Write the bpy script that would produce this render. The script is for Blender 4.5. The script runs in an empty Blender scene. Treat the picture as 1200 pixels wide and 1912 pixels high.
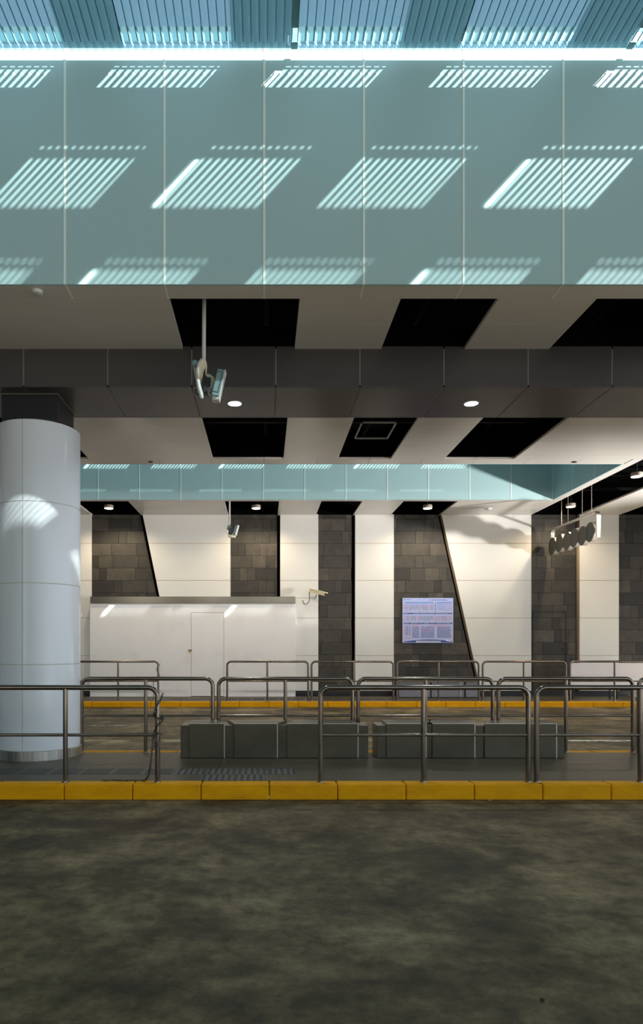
import bpy, bmesh, math, random
from mathutils import Vector, Matrix
random.seed(7)
sc = bpy.context.scene
C = sc.collection
PI = math.pi
E = 1.375                                   # eye height above the front road
# ---------------------------------------------------------------- camera
cam_d = bpy.data.cameras.new('camera'); cam = bpy.data.objects.new('camera', cam_d); C.objects.link(cam)
cam.location = (0, 0, E); cam.rotation_euler = (PI/2, 0, 0)
cam_d.sensor_fit = 'HORIZONTAL'; cam_d.sensor_width = 36.0; cam_d.lens = 36.0*1220/1200
cam_d.shift_x = (600-493)/1200; cam_d.shift_y = (1209-956)/1200
cam_d.clip_start = 0.05; cam_d.clip_end = 200
sc.camera = cam
# ---------------------------------------------------------------- light
sc.view_settings.view_transform = 'Standard'; sc.view_settings.look = 'None'
sc.view_settings.gamma = 1; sc.view_settings.use_curve_mapping = False
sc.view_settings.exposure = 0.0
SKY_UP = (0.55, 0.92, 1.0); SKY_UP_S = 1.3
SKY_HOR = (1.0, 0.90, 0.80); SKY_HOR_S = 0.24
SUN_S = 30.0
SUN_SIDE = (1.5, 1.65, 1.85, 1)
w = bpy.data.worlds.new('sky'); sc.world = w; w.use_nodes = True
nt = w.node_tree; nt.nodes.clear()
o_ = nt.nodes.new('ShaderNodeOutputWorld'); b_ = nt.nodes.new('ShaderNodeBackground')
tc = nt.nodes.new('ShaderNodeTexCoord'); sp = nt.nodes.new('ShaderNodeSeparateXYZ')
rp = nt.nodes.new('ShaderNodeValToRGB')
nt.links.new(tc.outputs['Generated'], sp.inputs[0]); nt.links.new(sp.outputs['Z'], rp.inputs[0])
rp.color_ramp.elements[0].position = 0.0; rp.color_ramp.elements[0].color = (*[c*SKY_HOR_S for c in SKY_HOR], 1)
rp.color_ramp.elements[1].position = 0.55; rp.color_ramp.elements[1].color = (*[c*SKY_UP_S for c in SKY_UP], 1)
# the sky is brighter on the sun's side
dp = nt.nodes.new('ShaderNodeVectorMath'); dp.operation = 'DOT_PRODUCT'; dp.inputs[1].default_value = (0.80, -0.35, 0.25)
nt.links.new(tc.outputs['Generated'], dp.inputs[0])
r2_ = nt.nodes.new('ShaderNodeValToRGB'); r2_.color_ramp.elements[0].position = 0.25; r2_.color_ramp.elements[0].color = (0, 0, 0, 1)
r2_.color_ramp.elements[1].position = 0.95; r2_.color_ramp.elements[1].color = SUN_SIDE
nt.links.new(dp.outputs['Value'], r2_.inputs[0])
ad = nt.nodes.new('ShaderNodeMix'); ad.data_type = 'RGBA'; ad.blend_type = 'ADD'; ad.inputs[0].default_value = 1.0
nt.links.new(rp.outputs[0], ad.inputs[6]); nt.links.new(r2_.outputs[0], ad.inputs[7]); nt.links.new(ad.outputs[2], b_.inputs[0]); nt.links.new(b_.outputs[0], o_.inputs[0])
b_.inputs[1].default_value = 1.0

sd = bpy.data.lights.new('sun', 'SUN'); sd.energy = SUN_S; sd.angle = math.radians(0.9); sd.color = (0.95, 1.0, 0.97)
so = bpy.data.objects.new('sun', sd); C.objects.link(so)
SUN_K = 0.825
so.rotation_euler = Vector((-0.923, SUN_K, -1.0)).to_track_quat('-Z', 'Y').to_euler()
so.location = (6, -4, 14)

def lamp(name, kind, loc, energy, color, size=0.1, target=None, spot=None, blend=0.5):
    d = bpy.data.lights.new(name, kind); d.energy = energy; d.color = color
    if kind == 'AREA': d.size = size
    else: d.shadow_soft_size = size
    if kind == 'SPOT': d.spot_size = math.radians(spot); d.spot_blend = blend
    o = bpy.data.objects.new(name, d); C.objects.link(o); o.location = loc
    if target is not None: o.rotation_euler = (Vector(target)-Vector(loc)).to_track_quat('-Z', 'Y').to_euler()
    return o
for x_ in (-4.4, -1.9, 0.6, 3.1, 5.6):      # unseen fill spots added behind the downstand beam to brighten the far wall
    lamp('wall_fill_spot', 'SPOT', (x_, 8.12, E+3.0), 215, (1.0, 0.94, 0.87), 0.1, (x_, 15.9, E-0.2), 75, 1.0)
# floodlight of the yard beyond the east side, throws the sign's shadow and the slanted edge on the far fascia
lamp('flood_light', 'SPOT', (12.3, 10.2, E+0.89), 6600, (1.0, 0.97, 0.93), 0.2, (1.0, 15.0, E+5.4), 56, 1.0)
sc.cycles.max_bounces = 8; sc.cycles.diffuse_bounces = 5; sc.cycles.transparent_max_bounces = 16
sc.cycles.sample_clamp_indirect = 6.0

# ---------------------------------------------------------------- materials
def mat(name, col, rough=0.5, metal=0.0, spec=0.5, emit=None, es=0.0):
    m = bpy.data.materials.new(name); m.use_nodes = True
    p = m.node_tree.nodes['Principled BSDF']
    p.inputs['Base Color'].default_value = (*col, 1); p.inputs['Roughness'].default_value = rough
    p.inputs['Metallic'].default_value = metal; p.inputs['Specular IOR Level'].default_value = spec
    if emit: p.inputs['Emission Color'].default_value = (*emit, 1); p.inputs['Emission Strength'].default_value = es
    return m
def N(m, t, **kw):
    n = m.node_tree.nodes.new(t)
    for k, v in kw.items(): setattr(n, k, v)
    return n
def L(m, a, b): m.node_tree.links.new(a, b)
def noise_col(m, cols, scale=1.0, detail=8, rough=0.6, stretch=(1, 1, 1), bump=0.0, rr=None, dist=0.0):
    """several colours through a noise ramp, in object coordinates"""
    p = m.node_tree.nodes['Principled BSDF']
    t = N(m, 'ShaderNodeTexCoord'); mp = N(m, 'ShaderNodeMapping'); mp.inputs['Scale'].default_value = stretch
    L(m, t.outputs['Object'], mp.inputs[0])
    n = N(m, 'ShaderNodeTexNoise'); n.inputs['Scale'].default_value = scale; n.inputs['Detail'].default_value = detail
    n.inputs['Roughness'].default_value = rough; n.inputs['Distortion'].default_value = dist
    L(m, mp.outputs[0], n.inputs['Vector'])
    r = N(m, 'ShaderNodeValToRGB'); cr = r.color_ramp
    while len(cr.elements) < len(cols): cr.elements.new(0.5)
    for e, (pos, c) in zip(cr.elements, cols): e.position = pos; e.color = (*c, 1)
    L(m, n.outputs['Fac'], r.inputs[0]); L(m, r.outputs[0], p.inputs['Base Color'])
    if bump:
        b = N(m, 'ShaderNodeBump'); b.inputs['Strength'].default_value = bump; b.inputs['Distance'].default_value = 0.01
        L(m, n.outputs['Fac'], b.inputs['Height']); L(m, b.outputs[0], p.inputs['Normal'])
    if rr:
        q = N(m, 'ShaderNodeMapRange'); q.inputs['To Min'].default_value = rr[0]; q.inputs['To Max'].default_value = rr[1]
        L(m, n.outputs['Fac'], q.inputs['Value']); L(m, q.outputs[0], p.inputs['Roughness'])
    return m, r, mp

M = {}
M['fascia'] = mat('fascia_panel', (0.42, 0.60, 0.615), 0.28)
M['fascia_joint'] = mat('fascia_joint', (0.80, 0.90, 0.85), 0.6)
M['soffit'] = mat('soffit_panel', (0.66, 0.63, 0.60), 0.38)
noise_col(M['soffit'], [(0.3, (0.64, 0.61, 0.575)), (0.7, (0.69, 0.66, 0.625))], 0.7, 3, stretch=(1, 3, 1))
M['groove'] = mat('panel_groove', (0.24, 0.2, 0.17), 0.8)
M['void'] = mat('black_void', (0.002, 0.002, 0.0022), 0.9, spec=0.05)
M['duct'] = mat('black_duct', (0.005, 0.005, 0.0055), 0.6, spec=0.2)
M['beam'] = mat('beam_panel', (0.15, 0.145, 0.15), 0.36)
noise_col(M['beam'], [(0.3, (0.056, 0.051, 0.051)), (0.7, (0.076, 0.068, 0.066))], 0.8, 3)
M['beam_joint'] = mat('beam_joint', (0.2, 0.185, 0.165), 0.7)
M['white'] = mat('white_wall_panel', (0.80, 0.78, 0.74), 0.42)
noise_col(M['white'], [(0.3, (0.70, 0.68, 0.64)), (0.7, (0.75, 0.73, 0.69))], 0.9, 4)
M['whitegroove'] = mat('wall_joint', (0.55, 0.44, 0.33), 0.8)
M['booth'] = mat('booth_panel', (0.84, 0.80, 0.78), 0.45)
noise_col(M['booth'], [(0.25, (0.76, 0.71, 0.68)), (0.45, (0.84, 0.80, 0.775)), (0.8, (0.87, 0.83, 0.81))], 1.6, 6)
M['column'] = mat('column_panel', (0.78, 0.81, 0.86), 0.16)
M['column_joint'] = mat('column_joint', (0.60, 0.58, 0.5), 0.6)
M['black'] = mat('black_paint', (0.012, 0.012, 0.014), 0.45)
M['steel'] = mat('brushed_steel', (0.42, 0.38, 0.34), 0.3, 0.95)
noise_col(M['steel'], [(0.3, (0.17, 0.14, 0.115)), (0.7, (0.28, 0.235, 0.20))], 3, 4, rr=(0.16, 0.28))
M['plinth'] = mat('plinth_steel', (0.5, 0.48, 0.45), 0.33, 0.95)
noise_col(M['plinth'], [(0.3, (0.36, 0.35, 0.33)), (0.7, (0.62, 0.6, 0.57))], 5, 3, stretch=(6, 6, 0.3), rr=(0.25, 0.5))
M['capsteel'] = mat('cap_steel', (0.26, 0.23, 0.18), 0.2, 1.0)
M['chain'] = mat('chain_steel', (0.16, 0.14, 0.12), 0.3, 1.0)
M['cream'] = mat('cream_plastic', (0.80, 0.72, 0.52), 0.4)
M['greyplastic'] = mat('grey_plastic', (0.55, 0.58, 0.56), 0.4)
M['tealplastic'] = mat('teal_grey_plastic', (0.20, 0.33, 0.34), 0.4)
M['pipe'] = mat('white_pipe', (0.66, 0.66, 0.64), 0.4)
M['cable'] = mat('black_cable', (0.01, 0.01, 0.01), 0.5)
M['brass'] = mat('brass', (0.6, 0.38, 0.1), 0.3, 1.0)
M['grey_board'] = mat('lavender_grey_board', (0.22, 0.21, 0.24), 0.4)
M['pink_board'] = mat('pale_board', (0.80, 0.75, 0.78), 0.45)
M['leaf'] = mat('dry_leaf', (0.45, 0.12, 0.03), 0.7)
M['debris'] = mat('dark_scrap', (0.03, 0.02, 0.015), 0.8)
M['warm_glow'] = mat('warm_glow', (1, 0.9, 0.7), 0.5, emit=(1.0, 0.84, 0.55), es=5)
M['cool_glow'] = mat('cool_glow', (1, 1, 1), 0.5, emit=(0.85, 0.95, 1.0), es=14)
M['lampbody'] = mat('lamp_body', (0.35, 0.30, 0.24), 0.5)
M['bench'] = mat('bench_sheet', (0.13, 0.128, 0.105), 0.3, 0.35)
noise_col(M['bench'], [(0.3, (0.080, 0.068, 0.046)), (0.7, (0.118, 0.100, 0.070))], 2.5, 5, stretch=(1, 1, 2), rr=(0.22, 0.42))
M['edge'] = mat('bright_edge', (0.55, 0.53, 0.47), 0.3, 0.8)

def road_material():
    m = mat('stained_concrete', (0.1, 0.1, 0.1), 0.6, spec=0.22)
    m, r, mp = noise_col(m, [(0.36, (0.036, 0.025, 0.011)), (0.45, (0.082, 0.060, 0.030)), (0.53, (0.142, 0.106, 0.056)), (0.66, (0.245, 0.185, 0.102))],
                     0.9, 12, 0.68, (0.85, 1.0, 1), bump=0.10, rr=(0.42, 0.75), dist=0.25)
    p = m.node_tree.nodes['Principled BSDF']
    n2 = N(m, 'ShaderNodeTexNoise'); n2.inputs['Scale'].default_value = 7; n2.inputs['Detail'].default_value = 10; n2.inputs['Roughness'].default_value = 0.75
    t = N(m, 'ShaderNodeTexCoord'); L(m, t.outputs['Object'], n2.inputs['Vector'])
    q = N(m, 'ShaderNodeMapRange'); q.inputs['From Min'].default_value = 0.3; q.inputs['From Max'].default_value = 0.7
    q.inputs['To Min'].default_value = 0.35; q.inputs['To Max'].default_value = 1.7
    L(m, n2.outputs['Fac'], q.inputs['Value'])
    x = N(m, 'ShaderNodeMix', data_type='RGBA', blend_type='MULTIPLY'); x.inputs[0].default_value = 1.0
    L(m, r.outputs[0], x.inputs[6]); L(m, q.outputs[0], x.inputs[7])
    n3 = N(m, 'ShaderNodeTexNoise'); n3.inputs['Scale'].default_value = 2.4; n3.inputs['Detail'].default_value = 6; n3.inputs['Roughness'].default_value = 0.6
    mp3 = N(m, 'ShaderNodeMapping'); mp3.inputs['Scale'].default_value = (0.8, 1.0, 1); mp3.inputs['Location'].default_value = (3.3, 1.7, 0)
    L(m, t.outputs['Object'], mp3.inputs[0]); L(m, mp3.outputs[0], n3.inputs['Vector'])
    q3 = N(m, 'ShaderNodeMapRange'); q3.inputs['From Min'].default_value = 0.38; q3.inputs['From Max'].default_value = 0.62
    q3.inputs['To Min'].default_value = 0.68; q3.inputs['To Max'].default_value = 1.3
    L(m, n3.outputs['Fac'], q3.inputs['Value'])
    x3 = N(m, 'ShaderNodeMix', data_type='RGBA', blend_type='MULTIPLY'); x3.inputs[0].default_value = 1.0
    L(m, x.outputs[2], x3.inputs[6]); L(m, q3.outputs[0], x3.inputs[7]); x = x3
    # scattered dark oil drips
    v = N(m, 'ShaderNodeTexVoronoi'); v.inputs['Scale'].default_value = 2.2; L(m, t.outputs['Object'], v.inputs['Vector'])
    g = N(m, 'ShaderNodeMapRange'); g.inputs['From Min'].default_value = 0.015; g.inputs['From Max'].default_value = 0.05
    g.inputs['To Min'].default_value = 0.35; g.inputs['To Max'].default_value = 1.0
    L(m, v.outputs['Distance'], g.inputs['Value'])
    y = N(m, 'ShaderNodeMix', data_type='RGBA', blend_type='MULTIPLY'); y.inputs[0].default_value = 1.0
    L(m, x.outputs[2], y.inputs[6]); L(m, g.outputs[0], y.inputs[7]); L(m, y.outputs[2], p.inputs['Base Color'])
    return m
M['road'] = road_material()
M['blocker'] = mat('grey_light_blocker', (0.16, 0.155, 0.14), 0.7)

def tile_material():
    m = mat('platform_tile', (0.1, 0.1, 0.1), 0.5, spec=0.3)
    m, r, mp = noise_col(m, [(0.3, (0.055, 0.044, 0.027)), (0.7, (0.108, 0.086, 0.054))], 1.6, 8, 0.65, (0.6, 1.6, 1), rr=(0.35, 0.6))
    p = m.node_tree.nodes['Principled BSDF']
    t = N(m, 'ShaderNodeTexCoord'); s = N(m, 'ShaderNodeMapping'); s.inputs['Location'].default_value = (-0.148, 0.06, 0)
    L(m, t.outputs['Object'], s.inputs[0])
    k = N(m, 'ShaderNodeTexBrick'); k.offset = 0.0; k.inputs['Scale'].default_value = 1.0
    k.inputs['Brick Width'].default_value = 0.6187; k.inputs['Row Height'].default_value = 0.6187; k.inputs['Mortar Size'].default_value = 0.004
    k.inputs['Color1'].default_value = (1, 1, 1, 1); k.inputs['Color2'].default_value = (0.84, 0.84, 0.85, 1); k.inputs['Mortar'].default_value = (0.3, 0.3, 0.28, 1)
    L(m, s.outputs[0], k.inputs['Vector'])
    x = N(m, 'ShaderNodeMix', data_type='RGBA', blend_type='MULTIPLY'); x.inputs[0].default_value = 1.0
    L(m, r.outputs[0], x.inputs[6]); L(m, k.outputs['Color'], x.inputs[7]); L(m, x.outputs[2], p.inputs['Base Color'])
    return m
M['tile'] = tile_material()
M['tactile'] = mat('tactile_stud', (0.045, 0.045, 0.042), 0.5)
M['tactile_base'] = mat('tactile_tile', (0.095, 0.094, 0.083), 0.55)
M['yellow'] = mat('yellow_kerb_paint', (0.6, 0.3, 0.02), 0.6, spec=0.15)
noise_col(M['yellow'], [(0.22, (0.16, 0.07, 0.008)), (0.38, (0.72, 0.31, 0.0)), (0.75, (0.90, 0.42, 0.0))], 3.0, 10, 0.7, (1, 1, 3), bump=0.1)
M['line'] = mat('worn_white_line', (0.45, 0.43, 0.38), 0.7)
noise_col(M['line'], [(0.42, (0.12, 0.11, 0.09)), (0.55, (0.5, 0.48, 0.43))], 9, 8)

def stone_material():
    m = mat('dark_stone', (0.05, 0.05, 0.05), 0.62)
    m, r, mp = noise_col(m, [(0.3, (0.020, 0.018, 0.015)), (0.7, (0.066, 0.055, 0.041))], 5, 10, 0.7, bump=0.35, rr=(0.45, 0.8))
    a = N(m, 'ShaderNodeAttribute', attribute_name='shade', attribute_type='GEOMETRY')
    x = N(m, 'ShaderNodeMix', data_type='RGBA', blend_type='MULTIPLY'); x.inputs[0].default_value = 1.0
    L(m, r.outputs[0], x.inputs[6]); L(m, a.outputs['Fac'], x.inputs[7])
    L(m, x.outputs[2], m.node_tree.nodes['Principled BSDF'].inputs['Base Color'])
    return m
M['stone'] = stone_material()

def sheet_material(name, trans_col, f_trans, base, tl_col, f_tl, rough=0.15):
    """thin plastic: part clear, part glowing through, part surface"""
    m = bpy.data.materials.new(name); m.use_nodes = True; n = m.node_tree; n.nodes.clear()
    out = n.nodes.new('ShaderNodeOutputMaterial')
    p = n.nodes.new('ShaderNodeBsdfPrincipled'); p.inputs['Base Color'].default_value = (*base, 1); p.inputs['Roughness'].default_value = rough
    t = n.nodes.new('ShaderNodeBsdfTranslucent'); t.inputs[0].default_value = (*tl_col, 1)
    c = n.nodes.new('ShaderNodeBsdfTransparent'); c.inputs[0].default_value = (*trans_col, 1)
    m1 = n.nodes.new('ShaderNodeMixShader'); m1.inputs[0].default_value = f_tl
    m2 = n.nodes.new('ShaderNodeMixShader'); m2.inputs[0].default_value = f_trans
    n.links.new(p.outputs[0], m1.inputs[1]); n.links.new(t.outputs[0], m1.inputs[2])
    n.links.new(m1.outputs[0], m2.inputs[1]); n.links.new(c.outputs[0], m2.inputs[2]); n.links.new(m2.outputs[0], out.inputs[0])
    return m
M['corrugated'] = sheet_material('clear_ribbed_sheet', (0.90, 0.98, 0.97), 0.32, (0.16, 0.33, 0.40), (0.26, 0.42, 0.50), 0.35, 0.12)
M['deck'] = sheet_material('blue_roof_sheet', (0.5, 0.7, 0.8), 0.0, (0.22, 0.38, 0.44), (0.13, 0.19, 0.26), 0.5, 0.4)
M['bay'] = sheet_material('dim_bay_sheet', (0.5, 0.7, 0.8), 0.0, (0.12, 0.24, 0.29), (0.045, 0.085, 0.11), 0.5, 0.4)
M['deckdark'] = mat('teal_roof_panel', (0.10, 0.23, 0.28), 0.35)

# ---------------------------------------------------------------- mesh helpers
class MB:
    def __init__(s): s.b = bmesh.new()
    def poly(s, pts):
        return s.b.faces.new([s.b.verts.new(p) for p in pts])
    def box(s, x0, x1, y0, y1, z0, z1):
        v = [s.b.verts.new((x, y, z)) for z in (z0, z1) for y in (y0, y1) for x in (x0, x1)]
        for f in ((0, 2, 3, 1), (4, 5, 7, 6), (0, 1, 5, 4), (1, 3, 7, 5), (3, 2, 6, 7), (2, 0, 4, 6)):
            s.b.faces.new([v[i] for i in f])
        return s
    def prism(s, pts, axis, a0, a1):
        """2-D polygon extruded along an axis; axis 'y': pts are (x,z); 'z': (x,y); 'x': (y,z)"""
        def P(p, a): return {'y': (p[0], a, p[1]), 'z': (p[0], p[1], a), 'x': (a, p[0], p[1])}[axis]
        A = [s.b.verts.new(P(p, a0)) for p in pts]; B = [s.b.verts.new(P(p, a1)) for p in pts]
        s.b.faces.new(A); s.b.faces.new(B[::-1]); n = len(pts)
        for i in range(n): s.b.faces.new([A[i], B[i], B[(i+1) % n], A[(i+1) % n]])
        return s
    def tube(s, pts, r, seg=12, closed=False, cap=True):
        pts = [Vector(p) for p in pts]; n = len(pts); rings = []
        t0 = (pts[1]-pts[0]).normalized(); up = Vector((0, 0, 1)) if abs(t0.z) < 0.9 else Vector((0, 1, 0))
        nrm = t0.cross(up).normalized()
        for i, p in enumerate(pts):
            if closed: t = (pts[(i+1) % n]-pts[i-1]).normalized()
            else: t = (pts[min(i+1, n-1)]-pts[max(i-1, 0)]).normalized()
            nrm = (nrm-t*nrm.dot(t)).normalized(); bn = t.cross(nrm)
            rr = r[i] if isinstance(r, (list, tuple)) else r
            rings.append([s.b.verts.new(p+nrm*math.cos(2*PI*k/seg)*rr+bn*math.sin(2*PI*k/seg)*rr) for k in range(seg)])
        for i in range(n if closed else n-1):
            A, B = rings[i], rings[(i+1) % n]
            for k in range(seg): s.b.faces.new([A[k], A[(k+1) % seg], B[(k+1) % seg], B[k]])
        if cap and not closed: s.b.faces.new(rings[0][::-1]); s.b.faces.new(rings[-1])
        return s
    def cyl(s, a, b, r, seg=24, r2=None): return s.tube([a, b], [r, r if r2 is None else r2], seg)
    def lathe(s, prof, c, seg=48):
        """profile [(radius, z)] turned round the vertical through c"""
        rings = [[s.b.verts.new((c[0]+r*math.cos(2*PI*k/seg), c[1]+r*math.sin(2*PI*k/seg), c[2]+z)) for k in range(seg)] for r, z in prof]
        for A, B in zip(rings, rings[1:]):
            for k in range(seg): s.b.faces.new([A[k], A[(k+1) % seg], B[(k+1) % seg], B[k]])
        s.b.faces.new(rings[0][::-1]); s.b.faces.new(rings[-1])
        return s
    def obox(s, size, c, rot=(0, 0, 0)):
        mt = Matrix.Translation(c) @ Matrix.Rotation(rot[2], 4, 'Z') @ Matrix.Rotation(rot[1], 4, 'Y') @ Matrix.Rotation(rot[0], 4, 'X')
        hx, hy, hz = [q/2 for q in size]
        v = [s.b.verts.new(mt @ Vector((x, y, z))) for z in (-hz, hz) for y in (-hy, hy) for x in (-hx, hx)]
        for f in ((0, 2, 3, 1), (4, 5, 7, 6), (0, 1, 5, 4), (1, 3, 7, 5), (3, 2, 6, 7), (2, 0, 4, 6)):
            s.b.faces.new([v[i] for i in f])
        return s
    def build(s, name, m, parent=None, bevel=0, smooth=False, kind=None):
        bmesh.ops.recalc_face_normals(s.b, faces=s.b.faces)
        me = bpy.data.meshes.new(name)
        if parent is not None:
            off = Vector((0, 0, 0)); q = parent
            while q is not None: off += q.location; q = q.parent
            bmesh.ops.translate(s.b, vec=-off, verts=s.b.verts)
        s.b.to_mesh(me); s.b.free()
        o = bpy.data.objects.new(name, me); C.objects.link(o)
        if isinstance(m, (list, tuple)):
            for q in m: me.materials.append(q)
        else: me.materials.append(m)
        if parent is not None: o.parent = parent
        if bevel:
            b = o.modifiers.new('b', 'BEVEL'); b.width = bevel; b.segments = 2; b.limit_method = 'ANGLE'; b.angle_limit = math.radians(40)
        if smooth:
            for p in me.polygons: p.use_smooth = True
            me.set_sharp_from_angle(angle=math.radians(40))
        if kind: o['kind'] = kind
        return o
def root(name, loc, label=None, cat=None, group=None, kind=None):
    o = bpy.data.objects.new(name, None); C.objects.link(o); o.location = loc; o.empty_display_size = 0.1
    if label: o['label'] = label
    if cat: o['category'] = cat
    if group: o['group'] = group
    if kind: o['kind'] = kind
    return o
def tag(o, label, cat, group=None):
    o['label'] = label; o['category'] = cat
    if group: o['group'] = group
    return o
def struct(name, mb, m, **k): return mb.build(name, m, kind='structure', **k)

# ================================================================ THE SETTING
XL, XR = -9.0, 13.0
ZC = E+3.23                       # underside of the canopies
Y_F, Y_FB = 5.81, 11.52           # front canopy
Y_B = 14.28                       # far canopy edge
Y_W = 15.92                       # far wall face
PZ, FZ = E-1.24, E-1.18           # platform tops
X_E = 6.31                        # east canopy edge
ROOF = E+5.27
BZ = E+2.82; B0, B1 = 7.07, 8.02      # downstand beam
# ground
g = MB(); g.box(XL-4, XR+4, -9, 5.94, -0.12, 0)
g.b.faces.ensure_lookup_table()
struct('floor_front_road', g, M['road'])
g = MB(); g.prism([(7.8, -0.12), (14.2, -0.12), (14.2, 0.085), (7.8, 0.0)], 'x', XL-4, XR+4); struct('floor_bus_lane', g, M['road'])
g = MB(); g.box(XL, XR, 6.07, 7.72, 0.0, PZ); struct('floor_island_platform', g, M['tile'])
g = MB(); g.box(XL, XR, 14.32, 16.2, 0.0, FZ); struct('floor_far_platform', g, M['tile'])
def kerb(name, y0, y1, z0, z1, step, x_ref):
    g = MB(); k0 = math.floor((XL-x_ref)/step)
    x = x_ref+k0*step
    while x < XR:
        g.box(x+0.003, x+step-0.003, y0, y1, z0, z1+random.uniform(-0.0015, 0.0015)); x += step
    struct(name, g, M['yellow'], bevel=0.012)
kerb('kerb_front', 5.91, 6.075, -0.02, PZ+0.002, 0.6187, 0.046)
kerb('kerb_island_back', 7.715, 7.87, -0.02, PZ+0.002, 0.6187, 0.2)
kerb('kerb_far', 14.17, 14.325, 0.0, FZ+0.002, 0.64, 0.1)
# worn road markings on the bus lane
def lane_z(y): return 0.085*(y-7.8)/6.4
g = MB()
def mark(x0, x1, y0, y1): g.poly([(x0, y0, lane_z(y0)+0.002), (x1, y0, lane_z(y0)+0.002), (x1, y1, lane_z(y1)+0.002), (x0, y1, lane_z(y1)+0.002)])
mark(-4.2, -2.35, 11.1, 11.2); mark(-2.25, -2.1, 11.1, 11.2)
mark(4.4, 5.35, 9.42, 9.52); mark(4.25, 4.6, 9.95, 10.02); mark(-5, -2.6, 13.5, 13.56)
struct('road_marking', g, M['line'])
# tactile paving
def tactile(name, z, guides, dots, y0):
    g = MB()
    for (x0, x1, ya, yb) in guides+dots: g.box(x0+0.003, x1-0.003, ya+0.003, yb-0.003, z-0.01, z+0.002)
    r = struct(name, g, M['tactile_base'])
    s = MB()
    for (x0, x1, ya, yb) in guides:
        for i in range(4):
            y = ya+(i+0.5)*(yb-ya)/4; s.box(x0+0.02, x1-0.02, y-0.012, y+0.012, z+0.001, z+0.006)
    for (x0, x1, ya, yb) in dots:
        for i in range(5):
            for j in range(5):
                cx, cy = x0+(i+0.5)*(x1-x0)/5, ya+(j+0.5)*(yb-ya)/5
                s.prism([(cx+0.014*math.cos(a*PI/4), cy+0.02*math.sin(a*PI/4)) for a in range(8)], 'z', z+0.001, z+0.007)
    s.build('stud', M['tactile'], r, kind='structure')
tp = 0.307
tactile('floor_tactile_strip', PZ, [(-0.89-(i+1)*tp, -0.89-i*tp, 6.38, 6.68) for i in range(12)],
        [(-0.87+i*0.3, -0.57+i*0.3, 6.38, 6.68) for i in range(4)]+[(-0.6+i*0.3, -0.3+i*0.3, 6.08, 6.38) for i in range(2)], 6.38)
tactile('floor_tactile_strip', FZ, [(-0.9+i*tp, -0.9+(i+1)*tp, 14.75, 15.05) for i in range(13)],
        [(-2.1+i*0.3, -1.8+i*0.3, 14.75, 15.05) for i in range(4)], 14.75)

# --- fascias with visible joints
def fascia(name, y, x0, x1, z0, z1, step, x_ref, face=-1, axis='x', ret=None):
    """upright panels; face -1 looks to the camera; ret = joint continues this far along the soffit"""
    g = MB(); j = MB()
    k = math.ceil((x0-x_ref)/step); xs = [x0]
    while x_ref+k*step < x1: xs.append(x_ref+k*step); k += 1
    xs.append(x1)
    for a, b in zip(xs, xs[1:]):
        if b-a < 0.02: continue
        if axis == 'x': g.box(a+0.008, b-0.008, min(y, y-face*0.03), max(y, y-face*0.03), z0, z1)
        else: g.box(min(y, y-face*0.03), max(y, y-face*0.03), a+0.008, b-0.008, z0, z1)
    for a in xs:
        if axis == 'x':
            j.box(a-0.0095, a+0.0095, min(y+face*0.004, y-face*0.02), max(y+face*0.002, y-face*0.02), z0, z1)
            if ret: j.box(a-0.008, a+0.008, min(y, ret), max(y, ret), z0-0.002, z0+0.01)
        else: j.box(min(y+face*0.002, y-face*0.02), max(y+face*0.002, y-face*0.02), a-0.008, a+0.008, z0, z1)
    r = struct(name, g, M['fascia']); j.build('joint', M['fascia_joint'], r, kind='structure')
fascia('wall_front_fascia', Y_F, XL, XR, ZC, ROOF+0.12, 0.886, 0.0, -1, ret=6.05)
fascia('wall_rear_fascia', Y_FB, XL, X_E, ZC, ROOF+0.12, 0.91, 0.0, 1)
fascia('wall_far_fascia', Y_B, XL, X_E, ZC, ROOF+0.12, 0.902, -0.02, -1, ret=14.43)
fascia('wall_east_fascia', X_E, Y_FB, Y_B, ZC, ROOF+0.12, 0.902, Y_B, -1, axis='y')

# --- canopy undersides: white strips between black open slots, running away from the camera
slots = [(-6.3, -5.1), (-4.2, -3.0), (-0.88, 0.33), (1.265, 2.17), (3.08, 4.28), (6.5, 7.7), (8.65, 9.9)]
def whites(x0, x1):
    xs = x0; out = []
    for a, b in slots:
        if b <= x0 or a >= x1: continue
        if a > xs: out.append((xs, a))
        xs = b
    if xs < x1: out.append((xs, x1))
    return out
T = 0.035
def panels(g, x0, x1, y0, y1, joints):
    ys = [y0]+[q for q in joints if y0+0.05 < q < y1-0.05]+[y1]
    for a, b in zip(ys, ys[1:]): g.box(x0, x1, a+0.0025, b-0.0025, ZC, ZC+T)
def bands(g, x0, x1, y0, y1, step, ref):
    k = math.ceil((x0-ref)/step); xs = [x0]
    while ref+k*step < x1: xs.append(ref+k*step); k += 1
    xs.append(x1)
    for a, b in zip(xs, xs[1:]):
        if b-a > 0.01: g.box(a+0.003, b-0.003, y0, y1, ZC, ZC+T)
J = [6.52+0.74*i for i in range(14)]
g = MB()
bands(g, XL, XR, Y_F+0.031, 6.05, 0.886, 0.0)
for a, b in whites(XL, XR): panels(g, a, b, 6.05, 7.09, J); panels(g, a, b, 8.0, 11.2, J)
bands(g, XL, X_E, 11.2, Y_FB-0.031, 0.91, 0.0)
struct('ceiling_front_canopy', g, M['soffit'])
g = MB()
bands(g, XL, X_E, Y_B+0.031, 14.43, 0.902, -0.02)
for a, b in whites(XL, XR): panels(g, a, b, 14.43, Y_W+0.1, [15.17])
struct('ceiling_far_canopy', g, M['soffit'])
g = MB()
for a, b in whites(X_E, XR): panels(g, max(a, X_E+0.031), b, 11.2, 14.43, J)
struct('ceiling_east_canopy', g, M['soffit'])
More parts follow.
